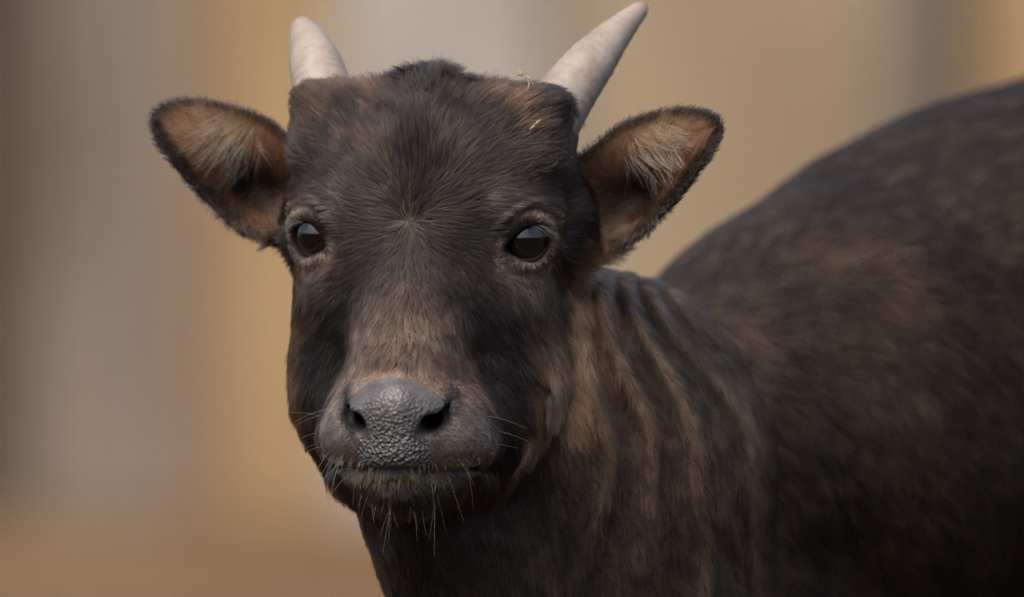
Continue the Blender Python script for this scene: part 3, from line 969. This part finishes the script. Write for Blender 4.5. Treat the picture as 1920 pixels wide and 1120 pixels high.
r_d.color_ramp.elements[1].position = 0.68; r_d.color_ramp.elements[1].color = (0.055, 0.040, 0.028, 1); lk.new(n1.outputs['Fac'], r_d.inputs['Fac'])
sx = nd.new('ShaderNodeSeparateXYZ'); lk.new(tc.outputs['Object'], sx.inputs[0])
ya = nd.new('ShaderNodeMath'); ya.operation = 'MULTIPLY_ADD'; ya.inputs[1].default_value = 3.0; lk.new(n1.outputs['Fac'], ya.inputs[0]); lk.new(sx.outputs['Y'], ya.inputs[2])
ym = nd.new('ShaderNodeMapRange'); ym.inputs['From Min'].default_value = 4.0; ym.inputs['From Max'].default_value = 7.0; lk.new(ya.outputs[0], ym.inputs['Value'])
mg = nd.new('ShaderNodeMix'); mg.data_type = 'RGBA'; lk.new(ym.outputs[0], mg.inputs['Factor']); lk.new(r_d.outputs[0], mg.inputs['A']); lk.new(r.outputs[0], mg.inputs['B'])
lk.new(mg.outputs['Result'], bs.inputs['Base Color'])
n2_ = nd.new('ShaderNodeTexNoise'); n2_.inputs['Scale'].default_value = 60; n2_.inputs['Detail'].default_value = 6
lk.new(tc.outputs['Object'], n2_.inputs['Vector'])
bp = nd.new('ShaderNodeBump'); bp.inputs['Distance'].default_value = 0.01; lk.new(n2_.outputs['Fac'], bp.inputs['Height']); lk.new(bp.outputs[0], bs.inputs['Normal'])
gm = bpy.data.meshes.new('ground')
gm.from_pydata([(-800, -800, 0), (800, -800, 0), (800, 800, 0), (-800, 800, 0)], [], [(0, 1, 2, 3)]); gm.update()
gm.materials.append(m)
g = bpy.data.objects.new('ground', gm); COL.objects.link(g); g['kind'] = 'structure'

def board_material(name, ca, cb, streak):
    m, nt, nd, lk, bs = mat(name)
    tc = nd.new('ShaderNodeTexCoord'); oi = nd.new('ShaderNodeObjectInfo')
    mp = nd.new('ShaderNodeMapping'); mp.inputs['Scale'].default_value = (3.2, 3.2, 1.5)
    ad = nd.new('ShaderNodeVectorMath'); ad.operation = 'MULTIPLY_ADD'; ad.inputs[1].default_value = (17, 11, 23)
    cx = nd.new('ShaderNodeCombineXYZ')
    for i in range(3): lk.new(oi.outputs['Random'], cx.inputs[i])
    lk.new(cx.outputs[0], ad.inputs[0]); lk.new(tc.outputs['Object'], ad.inputs[2]); lk.new(ad.outputs[0], mp.inputs['Vector'])
    n = nd.new('ShaderNodeTexNoise'); n.inputs['Scale'].default_value = 1.0; n.inputs['Detail'].default_value = 7; n.inputs['Roughness'].default_value = 0.6
    lk.new(mp.outputs[0], n.inputs['Vector'])
    r = nd.new('ShaderNodeValToRGB'); e = r.color_ramp.elements
    e[0].position = 0.33; e[0].color = (*[x * 0.93 for x in ca], 1); e[1].position = 0.66; e[1].color = (*cb, 1)
    lk.new(n.outputs['Fac'], r.inputs['Fac']); lk.new(r.outputs[0], bs.inputs['Base Color'])
    bs.inputs['Roughness'].default_value = 0.85
    mp2 = nd.new('ShaderNodeMapping'); mp2.inputs['Scale'].default_value = (120, 120, 4)
    lk.new(ad.outputs[0], mp2.inputs['Vector'])
    n3 = nd.new('ShaderNodeTexNoise'); n3.inputs['Scale'].default_value = 1.0; n3.inputs['Detail'].default_value = 4
    lk.new(mp2.outputs[0], n3.inputs['Vector'])
    b = nd.new('ShaderNodeBump'); b.inputs['Distance'].default_value = 0.004; b.inputs['Strength'].default_value = 0.6
    lk.new(n3.outputs['Fac'], b.inputs['Height']); lk.new(b.outputs[0], bs.inputs['Normal'])
    return m
BM = {
    'dark': board_material('dark_brown_board', (0.068, 0.047, 0.031), (0.116, 0.082, 0.055), 1),
    'grey': board_material('weathered_grey_board', (0.178, 0.136, 0.105), (0.336, 0.275, 0.220), 1),
    'brown': board_material('brown_board', (0.251, 0.154, 0.091), (0.388, 0.262, 0.160), 1),
    'ochre': board_material('ochre_board', (0.410, 0.271, 0.128), (0.535, 0.381, 0.206), 1),
    'pale': board_material('pale_grey_board', (0.432, 0.382, 0.336), (0.549, 0.496, 0.446), 1),
    'tan': board_material('tan_board', (0.358, 0.266, 0.164), (0.478, 0.373, 0.252), 1),
}
FY = 10.0
fence = bpy.data.objects.new('board_fence', None); COL.objects.link(fence)
fence.location = (0, FY, 0)
fence['label'] = 'weathered board fence of grey, ochre and tan upright planks behind the calf'
fence['category'] = 'fence'
def px(x):                                       # board edges along the fence, in metres
    return (x - 960) / 3200 * (16.0 / 6.0)
edges_ = [(-90, 62, 'dark'), (62, 200, 'grey'), (200, 345, 'grey'), (345, 425, 'brown'), (425, 625, 'ochre'), (625, 830, 'pale'), (830, 1018, 'pale'),
          (1018, 1092, 'grey'), (1092, 1290, 'tan'), (1290, 1470, 'tan'), (1470, 1640, 'tan'), (1640, 1765, 'grey'), (1765, 1835, 'dark'), (1835, 2010, 'ochre')]
xr = 2010
seq = ['tan', 'pale', 'grey', 'ochre', 'dark', 'tan', 'brown', 'grey', 'pale', 'tan', 'ochre', 'grey']
i = 0
while xr < 11000:
    w_ = random.uniform(130, 210); edges_.append((xr, xr + w_, seq[i % 12])); xr += w_; i += 1
xl = -90
while xl > -10000:
    w_ = random.uniform(130, 210); edges_.append((xl - w_, xl, seq[(i * 5) % 12])); xl -= w_; i += 1
def slab(name, x0, x1, y0, y1, z0, z1, bev, mt, parent, ploc):
    bmx = bmesh.new()
    bmesh.ops.create_cube(bmx, size=1.0)
    cx_, cy_ = (x0 + x1) / 2, (y0 + y1) / 2
    for v in bmx.verts:
        v.co = Vector((v.co.x * (x1 - x0), v.co.y * (y1 - y0), z0 + (v.co.z + 0.5) * (z1 - z0)))
    bmesh.ops.bevel(bmx, geom=[e for e in bmx.edges], offset=bev, segments=1, affect='EDGES')
    me_ = bpy.data.meshes.new(name); bmx.to_mesh(me_); bmx.free(); me_.materials.append(mt)
    o = bpy.data.objects.new(name, me_); COL.objects.link(o); o.parent = parent
    o.location = (cx_ - ploc[0], cy_ - ploc[1], -ploc[2])
    return o
for (a_, b_, kd) in edges_:
    dy = random.uniform(-0.006, 0.006)
    o = slab('plank', px(a_) + 0.002, px(b_) - 0.002, FY + dy, FY + 0.028 + dy, 0.0, 1.75 + random.uniform(-0.03, 0.03), 0.004, BM[kd], fence, (0, FY, 0))
    o.rotation_euler = (random.uniform(-0.003, 0.003), random.uniform(-0.002, 0.002), random.uniform(-0.02, 0.02))
for z in (0.35, 1.35):
    slab('rail', px(-10000), px(11000), FY + 0.042, FY + 0.092, z, z + 0.10, 0.004, BM['grey'], fence, (0, FY, 0))
x_ = px(-9900)
while x_ < px(10900):
    slab('post', x_, x_ + 0.09, FY + 0.096, FY + 0.186, 0.0, 1.7, 0.004, BM['grey'], fence, (0, FY, 0)); x_ += 1.05

# ------------------------------------------------------------------ bits of straw caught on the head
m, nt, nd, lk, bs = mat('dry_straw')
bs.inputs['Base Color'].default_value = (0.55, 0.42, 0.24, 1); bs.inputs['Roughness'].default_value = 0.6
def straw(base_px, segs, label, w=3.0):
    """a few flat stalk flakes, each a thin bent strip"""
    p0 = np.array(base_px, float)
    verts, faces = [], []
    for (x0, y0, x1, y1, ww) in segs:
        q0 = p0 + np.array([x0, y0, random.uniform(-3, 0)]); q1 = p0 + np.array([x1, y1, random.uniform(-6, -1)])
        d = norm((q1 - q0)[None])[0]; s_ = np.array([-d[1], d[0], 0]) * ww; zz = np.array([0, 0, 1.6])
        mid = (q0 + q1) / 2 + np.array([0, 0, -3])
        st = len(verts)
        for c_ in (q0, mid, q1):
            verts += [c_ - s_ - zz, c_ + s_ - zz, c_ + s_ + zz, c_ - s_ + zz]
        for k in (0, 1):
            for j in range(4):
                faces.append((st + k * 4 + j, st + k * 4 + (j + 1) % 4, st + k * 4 + 4 + (j + 1) % 4, st + k * 4 + 4 + j))
        faces += [(st, st + 1, st + 2, st + 3), (st + 8, st + 11, st + 10, st + 9)]
    o0 = to_world(p0[None])[0]
    mesh = bpy.data.meshes.new('straw_bit'); mesh.from_pydata((to_world(np.array(verts)) - o0).tolist(), [], faces); mesh.update()
    bmx = bmesh.new(); bmx.from_mesh(mesh); bmesh.ops.recalc_face_normals(bmx, faces=bmx.faces); bmx.to_mesh(mesh); bmx.free()
    mesh.materials.append(m)
    o = bpy.data.objects.new('straw_bit', mesh); COL.objects.link(o); o.location = o0
    o['label'] = label; o['category'] = 'straw'; o['group'] = 'straw bits caught in the fur'
def on_skin(x, y, out=14):
    ws = np.arange(-300, 300, 3.0); q = np.stack([np.full(len(ws), x), np.full(len(ws), y), ws], 1)
    d = sdf(q); k = np.argmax(d < 0)
    return (x, y, ws[k] - out)
straw(on_skin(1002, 236), [(-9, 8, -1, 0, 1.6), (-1, -1, 8, -9, 1.9), (5, -7, 12, -11, 1.2)], 'small pale straw flake lying on the forehead fur below a horn')
straw(on_skin(985, 178, 2), [(-28, -34, 6, -44, 1.0), (-12, -48, 8, -22, 1.0), (-30, -38, -2, -36, 0.9), (0, -42, 16, -20, 0.9), (2, -2, 8, -24, 0.9)], 'thin straw wisps sticking up from the poll against a horn base')
